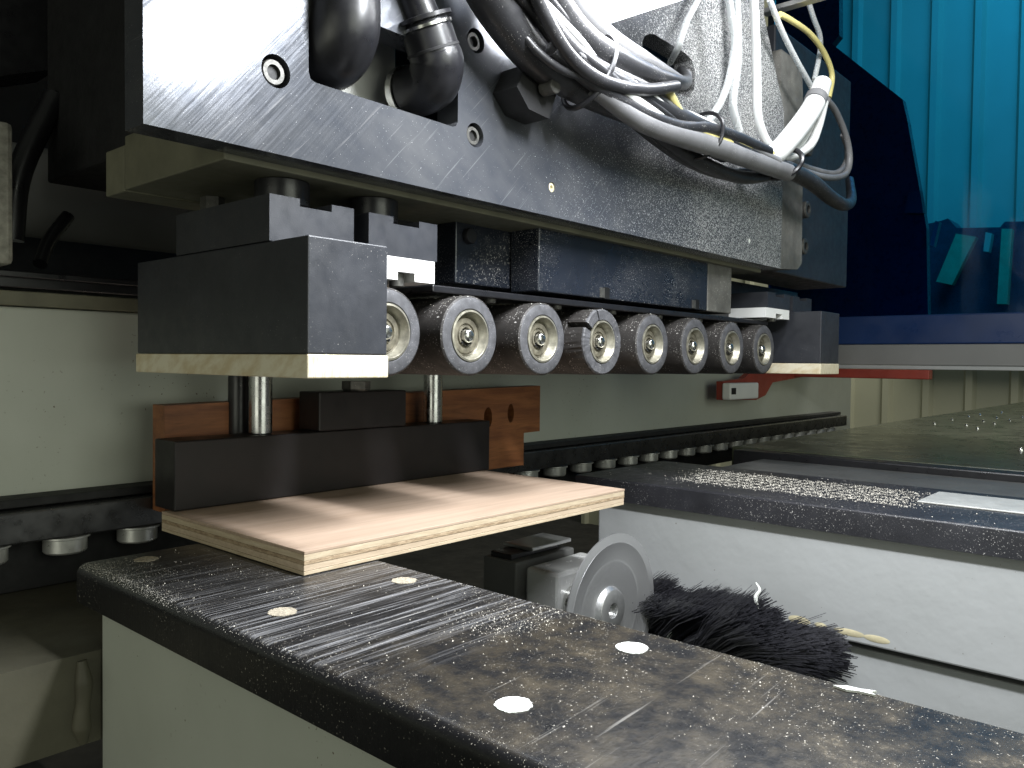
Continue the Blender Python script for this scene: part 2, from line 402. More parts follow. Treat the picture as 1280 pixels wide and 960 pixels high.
tb = thing('feed_table', 'long dark green feed table with small ball tips beyond the far beam', 'table', (2.6, .2, -.62))
obj('tabletop', box(1.222, 4.15, -1.2, .60, -.165, -.132, .003), 'table_green', tb)
obj('front_edge', box(1.187, 1.2215, -1.2, .58, -.172, -.1335, .002), 'black_smooth', tb)
obj('leg_frame', box(1.25, 4.1, -1.1, .55, -1.13, -.166, .002), 'black_matte', tb)
for k, (px, py) in enumerate(((1168, 530), (1208, 532), (1222, 536), (1190, 525), (1211, 521), (1229, 527), (1243, 530), (1262, 526), (1246, 523), (1278, 522), (1276, 563), (1225, 519), (1252, 516))):
    p_ = on(px, py, 2, -.131)
    if p_.x < 4.1 and p_.y < .595: obj('ball_tip', lathe([(0, 0), (.0042, 0), (.0042, .003), (.003, .0055), (0, .0065)], (p_.x, p_.y, -.132), (0, 0, 1), 10), 'steel', tb, smooth=True)

# ------------------------------------------------------------------ conveyor rail with track rollers
rl = thing('conveyor_rail', 'black conveyor rail with hanging steel track rollers along the back panel', 'rail', (.9, .72, -.20))
obj('rail_bar', box(-.6, 2.05, .700, .7415, -.146, -.121, .0015), 'rail_steel', rl)
obj('rail_flange', box(-.6, 2.05, .715, .7415, -.120, -.113, .001), 'black_matte', rl)
obj('rail_shadow_strip', box(-.9, 2.05, .733, .7412, -.1910, -.1465, .0005), 'black_matte', rl)  # black strip put in as the shade beneath the rail
proto = None
xs = [.137, .1955, .2543, .3135]+[.7798+.0626*k for k in range(20)]
for x in xs:
    if proto is None:
        b = lathe([(0, 0), (.019, 0), (.019, -.0015), (.0165, -.0025), (.0165, -.0125), (.015, -.014), (.008, -.014), (.008, -.0155), (0, -.0155)], (x, .716, -.1465), (0, 0, 1), 20)
        proto = obj('track_roller', b, 'track_steel', rl, smooth=True); p0x = proto.location.x
    else:
        c = proto.copy(); COL.objects.link(c); c.parent = rl; c.location.x = p0x+(x-xs[0])

# frame stub at the lower left
fs = thing('frame_crossbar', 'pale green welded frame bar beside the front beam', 'frame', (-.1, .65, -.25))
obj('bar_body', prism([[(-.6, .5505), (.40, .5505), (.40, .80), (-.6, .80)], rrect(-.02, .135, .60, .65, .008)], 2, -.252, -.192), 'dirty_shaded_paint', fs)
b = tube([(.205, .550, -.196), (.206, .549, -.215), (.2045, .549, -.235), (.206, .550, -.250)], [.003, .0055, .0045, .006, .003], 14, 10); obj('weld_bead', b, 'dirty_shaded_paint', fs, smooth=True)
obj('black_foot', box(.06, .205, .40, .56, -.60, -.34, .004), 'black_matte', fs)
obj('lower_brace', box(-.6, .2155, .60, .66, -.36, -.30, .003), 'dull_grey', fs)

# ------------------------------------------------------------------ plywood panel
pt = thing('plywood_panel', 'square plywood panel lying across the black beam', 'panel', (.48, .54, -.1393))
z = -.1389
for th, mt in ((.0026, 'ply_light'), (.0042, 'veneer_light'), (.0026, 'ply_dark'), (.0042, 'ply_light'), (.0022, 'veneer')):
    e = random.uniform(-.0005, .0005)
    obj('ply', box(.2995, .6693+e, YP+abs(e), .6395, z, z+th-.0001, .0003), mt, pt); z += th
# ------------------------------------------------------------------ presser bar with guide rods
ps = thing('presser_bar', 'black presser bar standing on the plywood with two steel guide rods', 'bar', (.488, .64, -.1226))
zt = -.1226
obj('bar_body', box(.304, .673, .627, .662, zt, -.0662, .0012), 'dark_slab', ps)
obj('raised_block', box(.442, .548, .628, .661, -.0660, -.0295, .0012), 'dark_slab', ps)
for x in (.392, .602):
    obj('guide_rod', cyl((x, .646, -.0659), (x, .646, .075), .0103, 28), 'steel_rod', ps, smooth=True)
obj('rod_sleeve', cyl((.388, .675, -.1200), (.388, .675, .05), .010, 20), 'black_smooth', ps, smooth=True)
obj('bolt', lathe([(0, 0), (.0125, 0), (.014, .002), (.014, .0095), (0, .0095)], (.4935, .640, -.0294), (0, 0, 1), 6), 'dusty_screw', ps)
# brown backing board
bb = [(.319, -.125), (.319, -.040), (.829, -.0305), (.829, -.0960), (.797, -.0975), (.797, -.135), (.319, -.135)]
bb = [(.319, -.132), (.319, -.0400), (.822, -.0300), (.822, -.0900), (.790, -.0905), (.790, -.132)]
obj('backing_board', prism([bb, circ(.722, -.068, .0075, 20, .013), circ(.764, -.064, .006, 20, .012)], 1, .676, .698), 'brown_board', label='brown wooden backing board with oval slots behind the presser bar', cat='board')

# ------------------------------------------------------------------ saw disc unit
DX, DY, DZ, DR = .664, .452, -.245, .0765
sd = thing('saw_unit', 'grey dished grinding disc with its spindle block between the beams', 'saw', (DX, .52, -.40))
ax = (0, -1, 0)
obj('disc', lathe([(0, -.004), (DR-.009, .001), (DR-.009, .0035), (DR-.012, .0028), (.034, -.003), (.031, -.0018), (.028, -.003), (.024, -.003), (.024, -.0035), (0, -.0036)], (DX, DY, DZ), ax, 96), 'spun_steel', sd, smooth=True)
obj('rim', lathe([(DR-.0094, .001), (DR, .0014), (DR, .0028), (DR-.0094, .0034), (DR-.0094, .001)], (DX, DY, DZ), ax, 96), 'spun_steel', sd, smooth=True)
obj('hub', lathe([(.024, -.003), (.021, .0030), (.0200, .0036), (.0078, .0036), (.0072, .003), (.0072, -.004), (.024, -.004)], (DX, DY, DZ), ax, 64), 'hub_steel', sd, smooth=True)
obj('bore', lathe([(0, -.0034), (.0071, -.0034), (.0071, -.002), (0, -.002)], (DX, DY, DZ), ax, 24), 'dark_bore', sd)
obj('spindle', cyl((DX, DY+.001, DZ), (DX, .56, DZ), .016, 24), 'steel', sd, smooth=True)
e = on(645, 722, 1, .545); zb_ = on(645, 704, 1, .545).z
obj('motor_block', box(e.x, e.x+.10, .545, .592, -.40, zb_, .002), 'dull_grey', sd)
obj('block_lid', box(e.x+.004, e.x+.085, .555, .585, zb_+.0003, zb_+.006, .001), 'black_smooth', sd)
obj('lid_plate', box(e.x+.03, e.x+.098, .548, .59, zb_+.0063, zb_+.0105, .001), 'aluminium', sd)
obj('side_cover', box(e.x+.014, e.x+.11, .500, .5445, -.40, zb_-.006, .004), 'clear_cover', sd)
obj('mount_column', box(.60, .76, .56, .66, -1.13, -.401, .003), 'black_matte', sd)
obj('scraper_pin', cyl((DX+.079, DY-.02, -.32), (DX+.079, DY-.02, -.272), .0035, 14, .0015), 'cable_white', sd, smooth=True)
# ------------------------------------------------------------------ brush
br = thing('bristle_brush', 'black bristle brush strip lying under the far beam beside the disc', 'brush', (.76, .37, -.36))
obj('holder', box(.735, .80, .33, .58, -.40, -.305, .003), 'black_matte', br)
me_v = []; me_f = []
def blade_(p, d, L, wd, curl):
    d = Vector(d).normalized(); s = d.cross(Vector((.35, -.8, .5))).normalized(); q = Vector(p); i0 = len(me_v)
    for k in range(4):
        ww = wd*(1-.25*k/3); me_v.append(q+s*ww); me_v.append(q-s*ww); q = q+d*L/3; d = (d+Vector(curl)*.33).normalized()
    for k in range(3): me_f.append((i0+2*k, i0+2*k+1, i0+2*k+3, i0+2*k+2))
for k in range(12000):
    yy = random.uniform(.335, .575); end = max(0, 1-(yy-.335)/.07)
    tf = int(yy/.012); rt_ = random.Random(tf*7+3); tx, ty, tl = rt_.gauss(0, .10), rt_.gauss(0, .12), rt_.uniform(.92, 1.06)
    x = random.uniform(.738, .792); L = random.uniform(.084, .094)*tl
    d = (-.05+tx+random.gauss(0, .05)+(x-.765)*3, -.62-.35*end*random.random()+ty+random.gauss(0, .06), .80-.5*end*random.random())
    blade_((x, yy, -.306), d, L, random.uniform(.0004, .0008), (random.gauss(0, .10), -.45+random.gauss(0, .08), -.42-.25*end))
me = bpy.data.meshes.new('bristles'); me.from_pydata([tuple(v) for v in me_v], [], me_f)
b = bmesh.new(); b.from_mesh(me); bpy.data.meshes.remove(me)
bo = obj('bristles', b, 'bristle', br, kind='stuff')

# ------------------------------------------------------------------ pressing head
YF = .425
hdx = thing('pressing_head', 'milled metal head plate above the rollers with screws and a cut-out', 'machine head', (.59, .50, .122))
def xz(px, py, yv=YF): q = on(px, py, 1, yv); return (q.x, q.z)
out = [(.1893, .1221), (.9922, .1228), xz(981, 140), xz(953, 16), (.93, .47), (.335, .47), (.335, .2201), (.4182, .2201)]
# cut-out outline: left notch open to the top, right window below
r = .006
out = [(.1893, .1221), (.9922, .1228), (.9935, xz(981, 140)[1]), (xz(955, 18)[0], xz(955, 18)[1]), (.93, .47), (.3335, .47), (.3335, .2215), (.4142, .2215), (.4182, .2175), (.4182, .1755), (.4165, .1720), (.4130, .1708), (.2950, .1712), (.2915, .1725), (.2900, .1765), (.2888, .47), (.1880, .47)]
screws = [(xz(345, 89), .0098), (xz(595, 51), .0090), (xz(594, 169), .0090)]
slot = [xz(*q) for q in ((803, 68), (803, 52), (806, 45), (812, 42), (818, 43), (856, 66), (865, 75), (869, 90), (868, 112), (860, 122), (806, 95))]
plate = obj('front_plate', prism([out, slot]+[circ(c[0], c[1], rr, 32) for c, rr in screws]+[circ(*xz(690, 234), .0042, 20), circ(*xz(937, 301), .0032, 16)], 1, YF, YF+.022), 'milled_plate', hdx)
for c, rr in screws:
    s = obj('cap_screw', lathe([(0, .0035), (rr*.46, .0035), (rr*.46, .0), (rr*.72, .0), (rr*.78, .001), (rr*.78, .012), (0, .012)], (c[0], YF+.0022, c[1]), (0, 1, 0), 32), 'dusty_screw', hdx, smooth=True)
    obj('socket', lathe([(0, 0), (rr*.455, 0), (rr*.455, .001), (0, .001)], (c[0], YF+.0045, c[1]), (0, 1, 0), 6), 'dark_bore', s)
    obj('counterbore', lathe([(0, 0), (rr*1.05, 0), (rr*1.05, .001), (0, .001)], (c[0], YF+.0185, c[1]), (0, 1, 0), 24), 'dark_bore', hdx)
c = xz(690, 234); obj('brass_insert', lathe([(.0018, 0), (.0040, .0005), (.0040, .01), (.0018, .01), (.0018, 0)], (c[0], YF+.0006, c[1]), (0, 1, 0), 20), 'glue', hdx, smooth=True)
c = xz(937, 301); obj('pin', lathe([(0, 0), (.0030, .0004), (.0030, .01), (0, .01)], (c[0], YF+.0002, c[1]), (0, 1, 0), 14), 'plug_white', hdx, smooth=True)
obj('head_body', box(.270, .985, .500, .80, .157, .47, .002), 'black_matte', hdx)
obj('lower_body', box(.2470, .985, YF+.0225, .584, .1185, .156, .001), 'dull_olive', hdx)
obj('lower_body', box(.2470, .40, .5845, .616, .1175, .150, .001), 'dull_olive', hdx)
obj('window_lining', box(.286, .440, .4990, .4999, .157, .34, 0), 'black_matte', hdx)
obj('inner_plate', box(.292, .3345, .4700, .4985, .14, .30, .001), 'interior_white', hdx)
obj('inner_plate', box(.352, .402, .4760, .4985, .14, .30, .001), 'interior_white', hdx)
obj('guide_bolt', lathe([(0, 0), (.008, 0), (.0085, .0015), (.0085, .010), (0, .010)], (.300, .56, .1083), (0, 0, 1), 6), 'dusty_screw', hdx)
for x in (.304, .381):
    obj('mounting_boss', cyl((x, .475, .1015), (x, .475, .1183), .018, 28), 'black_smooth', hdx, smooth=True)
# right end block and its cap screws
obj('end_block', prism([[(.9945, .1232), (1.062, .1290), (1.075, .1380), (1.070, .330), (1.062, .40), (.9945, .40)]], 1, YF+.006, YF+.10), 'cover_dusty', hdx)
obj('end_cover', box(1.0765, 1.375, .475, .56, .131, .47, .002), 'black_plastic', hdx)
for px, py, rr in ((1012, 186, .0105), (1009, 262, .012), (1006, 308, .0115)):
    q = on(px, py, 1, .452)
    s = obj('cap_screw', lathe([(0, .003), (rr*.5, .003), (rr*.5, 0), (rr*.85, 0), (rr, .0015), (rr, .022), (rr*1.35, .022), (rr*1.35, .0245), (0, .0245)], (q.x, .450, q.z), (0, 1, 0), 28), 'dusty_screw', hdx, smooth=True)
    obj('socket', lathe([(0, 0), (rr*.5, 0), (rr*.5, .001), (0, .001)], (q.x, .4522, q.z), (0, 1, 0), 6), 'dark_bore', s)

# ------------------------------------------------------------------ roller unit
RX0, RDX, RZ, RR, RL = .3607, .0890, .0205, .0312, .088
ru = thing('roller_unit', 'row of eight grey rubber pressure rollers under dusty black covers', 'roller press', (.67, .50, .05))
obj('carrier_plate', box(.420, 1.02, .452, .60, .0530, .0585, .001), 'black_smooth', ru)
obj('cover', box(.5490, .858, .4550, .4880, .0632, .1225, .0012), 'cover_panel', ru)
obj('cover', box(.8583, .918, .4545, .4880, .0628, .1225, .0012), 'cover_dusty', ru)
obj('cover', box(.4810, .5900, .4900, .5200, .0670, .1225, .0012), 'cover_panel', ru)
obj('cover_bolt', lathe([(0, 0), (.006, 0), (.0068, .0012), (.0068, .005), (0, .005)], (.4955, .4852, .108), (0, 1, 0), 24), 'black_smooth', ru, smooth=True)
obj('cover_back', box(.43, 1.02, .5205, .545, .0606, .1225, .001), 'black_matte', ru)
for x in (.648, .828):
    obj('cover_notch', box(x, x+.010, .4544, .456, .0634, .0745, 0), 'dark_bore', ru)
    obj('notch_screw', box(x-.006, x+.001, .4538, .4560, .0640, .0735, .0003), 'dusty_screw', ru)
for k in range(1, 7):
    x = RX0+RDX*(k+.5)
    obj('carrier_screw', lathe([(0, 0), (.0045, 0), (.005, .001), (.005, .0035), (0, .0035)], (x, .462, .0494), (0, 0, 1), 16), 'dusty_screw', ru, smooth=True)
def roller(x, broken=False):
    rt = bpy.data.objects.new('pressure_roller', None); COL.objects.link(rt); rt.parent = ru; rt.empty_display_size = .02
    rt.location = Vector((x, YP, RZ+Z0))-wloc(ru)
    o = (x, YP, RZ); A = (0, 1, 0)
    prof = [(.0202, .0015), (.0202, .0005), (.0206, 0), (RR-.0012, 0), (RR, .0012), (RR, RL-.001), (RR-.001, RL), (.0202, RL), (.0202, .0015)]
    if not broken:
        obj('rubber_sleeve', lathe([(RR-.0012, 0), (RR, .0012), (RR, RL-.001), (RR-.001, RL), (.012, RL)], o, A, 72), 'rubber_tread', rt, smooth=True)
        obj('rubber_face', lathe([(RR-.0013, .0002), (RR-.0022, -.0004), (.0212, -.0004), (.0202, .0010), (.0202, .02), (RR-.0013, .02), (RR-.0013, .0002)], o, A, 72), 'rubber_face', rt, smooth=True)
    else:
        # angles measured from -X side of the frame; the torn chunk sits at the upper left of the face
        d_, s_, t_ = frame(A)
        def ang(vx, vz): return math.atan2(Vector((vx, 0, vz)).dot(t_), Vector((vx, 0, vz)).dot(s_))
        a_ = ang(-.88, .48); b_ = ang(-.35, .94)
        lo, hi = min(a_, b_), max(a_, b_)
        if hi-lo > math.pi: lo, hi = hi, lo+2*math.pi
        g_ = .035
        g_ = .075
        for nm, a0, a1, dr in (('rubber_face', hi+g_, lo+2*math.pi-g_, 0), ('torn_chunk', lo+g_, hi-g_, .0016)):
            for part, mt_, pr in ((nm, 'rubber_face', [(.0203+dr, .0012), (.0212+dr, -.0004), (RR-.0016+dr, -.0004), (RR-.0004+dr, .0008), (RR-.0004+dr, .002), (.0203+dr, .002)]), ('rubber_side', 'rubber_tread', [(.0203+dr, .0021), (RR+dr, .0021), (RR+dr, .022), (.0203+dr, .022)])):
                bm_ = lathe(pr, o, A, 96, a0, a1)
                for v in bm_.verts:
                    v.co += Vector((random.gauss(0, .00018), random.gauss(0, .0001), random.gauss(0, .00018)))
                    if dr: v.co.y -= .0015
                obj(part, bm_, mt_, rt)
        obj('rubber_sleeve', lathe([(.0203, .022), (RR-.0006, .022), (RR, .0225), (RR, RL-.001), (RR-.001, RL), (.012, RL)], o, A, 72), 'rubber_tread', rt, smooth=True)
        obj('core', lathe([(.0202, .0015), (.0203, .03), (.018, .03)], o, A, 48), 'black_matte', rt, smooth=True)
    b = lathe([(.0201, .004), (.0201, -.0006), (.0186, -.0010), (.0178, .0000), (.0165, .0055), (.0160, .0060), (.0160, .03), (.0201, .03), (.0201, .004)], o, A, 64)
    obj('bearing_ring', b, 'bearing_ring', rt, smooth=True)
    b = lathe([(.0162, .0060), (.0152, .0052), (.0145, .0062), (.0138, .0050), (.0128, .0046), (.0098, .0046), (.0094, .0058), (.0084, .0058), (.0080, .0044), (.0068, .0044), (.0066, .009), (.0, .009)], o, A, 64)
    obj('bearing_seal', b, 'bearing_seal', rt, smooth=True)
    b = lathe([(0, -.0008), (.0030, -.0006), (.0048, .0004), (.0054, .0016), (.0054, .02), (0, .02)], o, A, 32)
    obj('axle', b, 'steel', rt, smooth=True)
    b = bmesh.new()
    for a in (-2.3, -1.9, -1.45, -.9):
        join(b, cyl((x+.0072*math.cos(a), YP+.0036, RZ+.0072*math.sin(a)), (x+.0072*math.cos(a), YP+.006, RZ+.0072*math.sin(a)), .0011, 8, .0002))
    obj('circlip_lugs', b, 'dark_bore', rt)
    obj('roller_shaft', cyl((x, YP+RL-.01, RZ), (x, YP+RL+.06, RZ), .008, 16), 'black_smooth', rt, smooth=True)
    obj('shaft_bracket', box(x-.012, x+.012, YP+RL+.004, YP+RL+.020, RZ-.010, .0542, .001), 'black_matte', rt)
for k in range(8): roller(RX0+RDX*k+(.0065 if k == 0 else 0), k == 3)

# ------------------------------------------------------------------ press blocks
def press_block(name, label, x0, x1):
    t = thing(name, label, 'press block', ((x0+x1)/2, .51, -.0106), 'press blocks at the ends of the roller row')
    obj('block', box(x0, x1, .400, .624, .0037, .0728, .0009), 'black_plastic', t)
    obj('pad', box(x0-.0004, x1+.0010, .3995, .626, -.0106, .0035, .0009), 'cream_pad', t)
    return t
lb = press_block('press_block', 'large black press block with cream pad above the plywood corner', .2733, .3325)
rb = press_block('press_block', 'black press block with cream pad below the blue guard', 1.067, 1.133)
def toothed(x0, x1, y0, y1, zt, zb):
    wd = x1-x0
    return prism([[(x0, zb), (x1, zb), (x1, zt), (x0+wd*.72, zt), (x0+wd*.72, zt-.0048), (x0+wd*.34, zt-.0048), (x0+wd*.34, zt), (x0, zt)]], 1, y0, y1)
obj('slotted_bracket', toothed(.2727, .3364, .440, .56, .1017, .0731), 'black_plastic', lb)
obj('slotted_bracket', toothed(1.070, 1.135, .440, .56, .0945, .0731), 'black_plastic', rb)
def slide(label, x0, x1, zt, zb, zw, bx0):
    t = thing('slide_clamp', label, 'clamp', ((x0+x1)/2, .49, zw), 'slide clamps beside the press blocks')
    obj('slotted_bracket', toothed(bx0, x1+.0027, .440, .56, zt, zb), 'black_plastic', t)
    wd = x1-x0
    obj('white_slider', prism([[(x0, zw), (x0+wd*.42, zw), (x0+wd*.42, zw+.006), (x0+wd*.68, zw+.006), (x0+wd*.68, zw), (x1, zw), (x1, zb-.0004), (x0, zb-.0004)]], 1, .4395, .57), 'white_plastic', t)
    obj('slider_bolt', cyl((x0+wd*.55, .450, zw-.004), (x0+wd*.55, .450, zw+.0058), .0055, 16), 'dusty_screw', t, smooth=True)
    return t
slide('white plastic slider under a slotted black bracket beside the large press block', .3490, .4100, .1013, .0740, .0575, .3490)
slide('small white slider under a dark bracket beside the far press block', .984, 1.057, .0945, .0746, .0617, .990)
obj('hanger_block', box(.924, .984, .490, .60, .0595, .118, .001), 'black_smooth', ru)
obj('hanger_block', box(.9845, 1.42, .575, .62, .0735, .1305, .001), 'black_smooth', ru)
# ------------------------------------------------------------------ dark machine parts at the upper left
bgp = thing('rear_gantry', 'dark rear gantry rail and cast post above the back panel', 'gantry', (.1, .85, .05))
obj('gantry_rail', box(-.8, .66, .735, .78, .0560, .0700, .001), 'black_smooth', bgp)
obj('gantry_lip', box(-.8, .66, .728, .7345, .0640, .0690, .0008), 'black_smooth', bgp)
obj('gantry_beam', cyl((-.7, .90, .165), (1.2, .90, .165), .045, 32), 'grey_paint', bgp, smooth=True)
q0 = on(0, 150, 1, .70); q1 = on(18, 312, 1, .70)
obj('cast_post', box(q1.x-.10, q1.x, .70, .76, .0705, q0.z, .004), 'cast_metal', bgp)
a0 = on(70, 120, 1, .78); a1 = on(25, 215, 1, .78); a2 = on(14, 300, 1, .78)
obj('black_hose', tube([a0, a1, a2], .010, 12), 'black_smooth', bgp, smooth=True)
a0 = on(85, 270, 1, .80); a1 = on(62, 300, 1, .79); a2 = on(50, 330, 1, .775)
obj('black_hose', tube([a0, a1, a2], .006, 12), 'black_smooth', bgp, smooth=True)
obj('gantry_bridge', prism([[on(0, 0, 1, .80).xz, on(0, 95, 1, .80).xz, on(75, 85, 1, .80).xz, on(120, 30, 1, .80).xz, on(150, 0, 1, .80).xz, (.5, .6), (-.2, .6)]], 1, .80, .86), 'black_smooth', bgp)
obj('small_sensor', box(on(122, 0, 1, .95).x, on(152, 0, 1, .95).x, .95, .97, on(130, 118, 1, .95).z, on(130, 92, 1, .95).z, .001), 'cast_metal', bgp)

# ------------------------------------------------------------------ elbow fittings
def elbow(name, label, top, low, rad, hose_r, back, collar):
    t = thing(name, label, 'elbow fitting', (low[0], YF+.03, low[1]), 'pneumatic elbow fittings in the head plate')
    yv = YF-.004
    T = Vector((top[0], yv, top[1])); L = Vector((low[0], yv, low[1])); d = (L-T).normalized()
    k = L-d*rad*.15
    pts = [T, T+(L-T)*.55, L-d*rad*.35, L+Vector((back*.15, rad*.35, -rad*.25)), L+Vector((back*.6, rad*.95, -rad*.42)), L+Vector((back, rad*1.6, -rad*.45))]
    obj('elbow_body', tube(pts, [rad*.97, rad, rad*1.03, rad*1.02, rad, rad*.98], 28, 8), 'black_smooth', t, smooth=True)
    obj('groove_ring', lathe([(rad*.9, 0), (rad*1.035, .0005), (rad*1.035, .0022), (rad*.9, .0027)], T+(L-T)*.42, d, 36), 'black_matte', t, smooth=True)
    obj('thread_ring', lathe([(rad*.6, 0), (rad*1.06, 0), (rad*1.06, .006), (rad*.6, .006)], pts[-1], (0, 1, 0), 28), 'steel', t, smooth=True)
    if collar:
        obj('release_collar', lathe([(hose_r, -.010), (rad*1.08, -.009), (rad*1.08, -.0065), (rad*.85, -.006), (rad*.95, .001), (hose_r, .001)], T, d, 36), 'black_smooth', t, smooth=True)
        obj('steel_band', lathe([(hose_r, -.0002), (rad*1.01, 0), (rad*1.01, .002), (hose_r, .0022)], T-d*.0035, d, 36), 'steel', t, smooth=True)
        obj('hose', tube([T-d*.004, T-d*.03+Vector((-.003, 0, 0)), T-d*.09+Vector((-.012, -.01, 0)), T-d*.15+Vector((-.02, -.02, 0))], hose_r, 20), 'black_smooth', t, smooth=True)
    return t
elbow('elbow_fitting', 'thick black elbow fitting at the open notch of the head plate', xz(428, -100), xz(426, 48), .0215, .014, .0, False)
elbow('elbow_fitting', 'black elbow fitting with collar and hose in the plate window', xz(529, 40), xz(545, 92), .0185, .0125, -.001, True)

# ------------------------------------------------------------------ LED lamp and bracket at the top
lp = thing('work_lamp', 'bright white LED work lamp above the cables on the head plate', 'lamp', (.56, .33, .31))
obj('diffuser', box(.50, .606, .24, .4235, .3055, .309, .0005), 'led_diffuser', lp)
obj('housing', box(.498, .608, .238, .4238, .3092, .335, .002), 'aluminium', lp)
q = on(952, 17, 1, .44)
obj('support_bracket', box(q.x, q.x+.014, .16, .44, q.z, q.z+.006, .0008), 'aluminium', label='aluminium bracket bar above the end of the head plate', cat='bracket')

# ------------------------------------------------------------------ cables and air tubes
def cab(pts, y): 
    out = []
    for k, p_ in enumerate(pts):
        yy = p_[2] if len(p_) > 2 else y
        out.append(on(p_[0], p_[1], 1, yy))
    return out
cb = thing('cable_bundle', 'tied bundle of black and grey cables sagging across the head plate', 'cables', (.68, .39, .25))
CABS = [
 ('cable_black', [(585, -60), (622, 10), (672, 72), (730, 112), (800, 146), (862, 172), (905, 195)], .392, [.017, .016, .015, .013, .010, .009, .007]),
 ('cable_black', [(640, -60), (668, 5), (708, 62), (748, 92), (800, 122), (850, 150), (880, 162)], .378, .0105),
 ('cable_black', [(668, -50), (692, 0), (728, 48), (768, 74), (815, 95), (850, 103), (858, 100, .40), (852, 90, .44)], .378, [.012, .012, .012, .011, .009, .006, .006, .006]),
 ('cable_grey', [(700, -40), (722, 6), (755, 45), (800, 76), (846, 100), (856, 104, .40), (858, 92, .44)], .392, [.011, .011, .010, .010, .006, .006, .006]),
 ('cable_black', [(655, -50), (676, 8), (712, 70), (755, 102), (805, 112), (845, 108)], .366, .0052),
 ('cable_black', [(690, 60), (742, 104), (800, 140), (846, 158), (882, 160), (920, 172), (960, 190)], .372, .0062),
 ('cable_grey', [(745, 110), (800, 150), (850, 170), (900, 186), (945, 202), (985, 216)], .375, [.008, .009, .0095, .0098, .0098, .0098]),
 ('cable_black', [(760, 120), (810, 165), (860, 200), (905, 217), (950, 216), (985, 212)], .402, .0065),
 ('cable_black', [(780, 120), (830, 172), (880, 205), (930, 222), (975, 215)], .395, .007),
 ('cable_black', [(965, 205), (985, 212), (1015, 228), (1038, 247), (1055, 256), (1064, 250, .40), (1062, 225, .43)], .378, [.0085, .0095, .0095, .009, .008, .007, .006]),
 ('cable_yellow', [(822, 98, .385), (838, 118), (850, 140), (866, 158), (890, 172), (930, 182), (970, 194)], .372, .0035),
 ('cable_white', [(878, 168), (910, 178), (945, 186), (975, 190), (1000, 178), (1015, 150)], .385, .0055),
 ('cable_white', [(890, 172), (930, 190), (965, 196), (990, 195), (1012, 182), (1022, 160), (1030, 128)], .380, .0055),
 ('cable_grey', [(985, 205), (1005, 214), (1035, 222), (1056, 218), (1062, 200), (1058, 172), (1045, 140), (1034, 125)], .395, .0042),
 ('cable_grey', [(990, 200), (1010, 210), (1040, 217), (1054, 210), (1060, 190), (1054, 168)], .405, .0042),
]
rc = random.Random(11)
spine = [(632, -50), (660, 10), (705, 68), (755, 104), (810, 135), (862, 160), (915, 184), (970, 204)]
for k in range(13):
    a, b_, c_ = rc.uniform(-1, 1), rc.uniform(-1, 1), rc.uniform(.9, 1.15)
    pts = []
    for i, (px, py) in enumerate(spine[:rc.choice((6, 7, 8, 8))]):
        sp_ = (34, 34, 28, 20, 20, 15, 13, 9)[i]
        ph = a*.7+.5*math.sin(i*1.3+b_*3)
        pts.append((px+sp_*ph*.75, py-sp_*ph*.75, .384-.014*math.cos(i*.9+b_*4)))
    CABS.append((rc.choice(('cable_black', 'cable_black', 'cable_grey', 'cable_black', 'cable_white')), pts, .38, rc.choice((.0026, .0032, .004, .0046))))
for mt, pts, y, r_ in CABS:
    obj('cable', tube(cab(pts, y), r_, 14), mt, cb, smooth=True)
obj('white_sleeve', tube(cab([(1028, 104), (1018, 130), (998, 160), (970, 192), (950, 198)], .378), [.011, .0125, .0125, .012, .008], 20), 'cable_white', cb, smooth=True)
obj('sleeve_ring', tube(cab([(1021, 121), (1018, 128)], .378), .0131, 20), 'cable_grey', cb, smooth=True)
def tie(c, y, half, tilt, rad=.0016):
    p_ = on(c[0], c[1], 1, y); pts = []
    d = Vector((math.cos(tilt), 0, math.sin(tilt)))
    for k in range(25):
        a = 2*math.pi*k/24; pts.append(p_+d*half*math.cos(a)+Vector((0, 1, 0))*.0225*math.sin(a))
    obj('cable_tie', tube(pts, rad, 8, 2), 'black_smooth', cb, smooth=True)
tie((737, 90), .388, .037, math.radians(62), .0022); tie((877, 170), .386, .024, math.radians(75), .0020); tie((978, 205), .381, .019, math.radians(65), .003)
obj('cable_clamp', prism([[xz(652, 82, .405), xz(675, 92, .405), xz(690, 118, .405), xz(680, 150, .405), xz(655, 138, .405), xz(640, 110, .405)]], 1, .400, .4245), 'black_matte', cb)
obj('clamp_stud', cyl((*xz(676, 112, .40)[:1], .398, xz(676, 112, .40)[1]), (xz(676, 112, .40)[0], .385, xz(676, 112, .40)[1]), .006, 14), 'dusty_screw', cb, smooth=True)
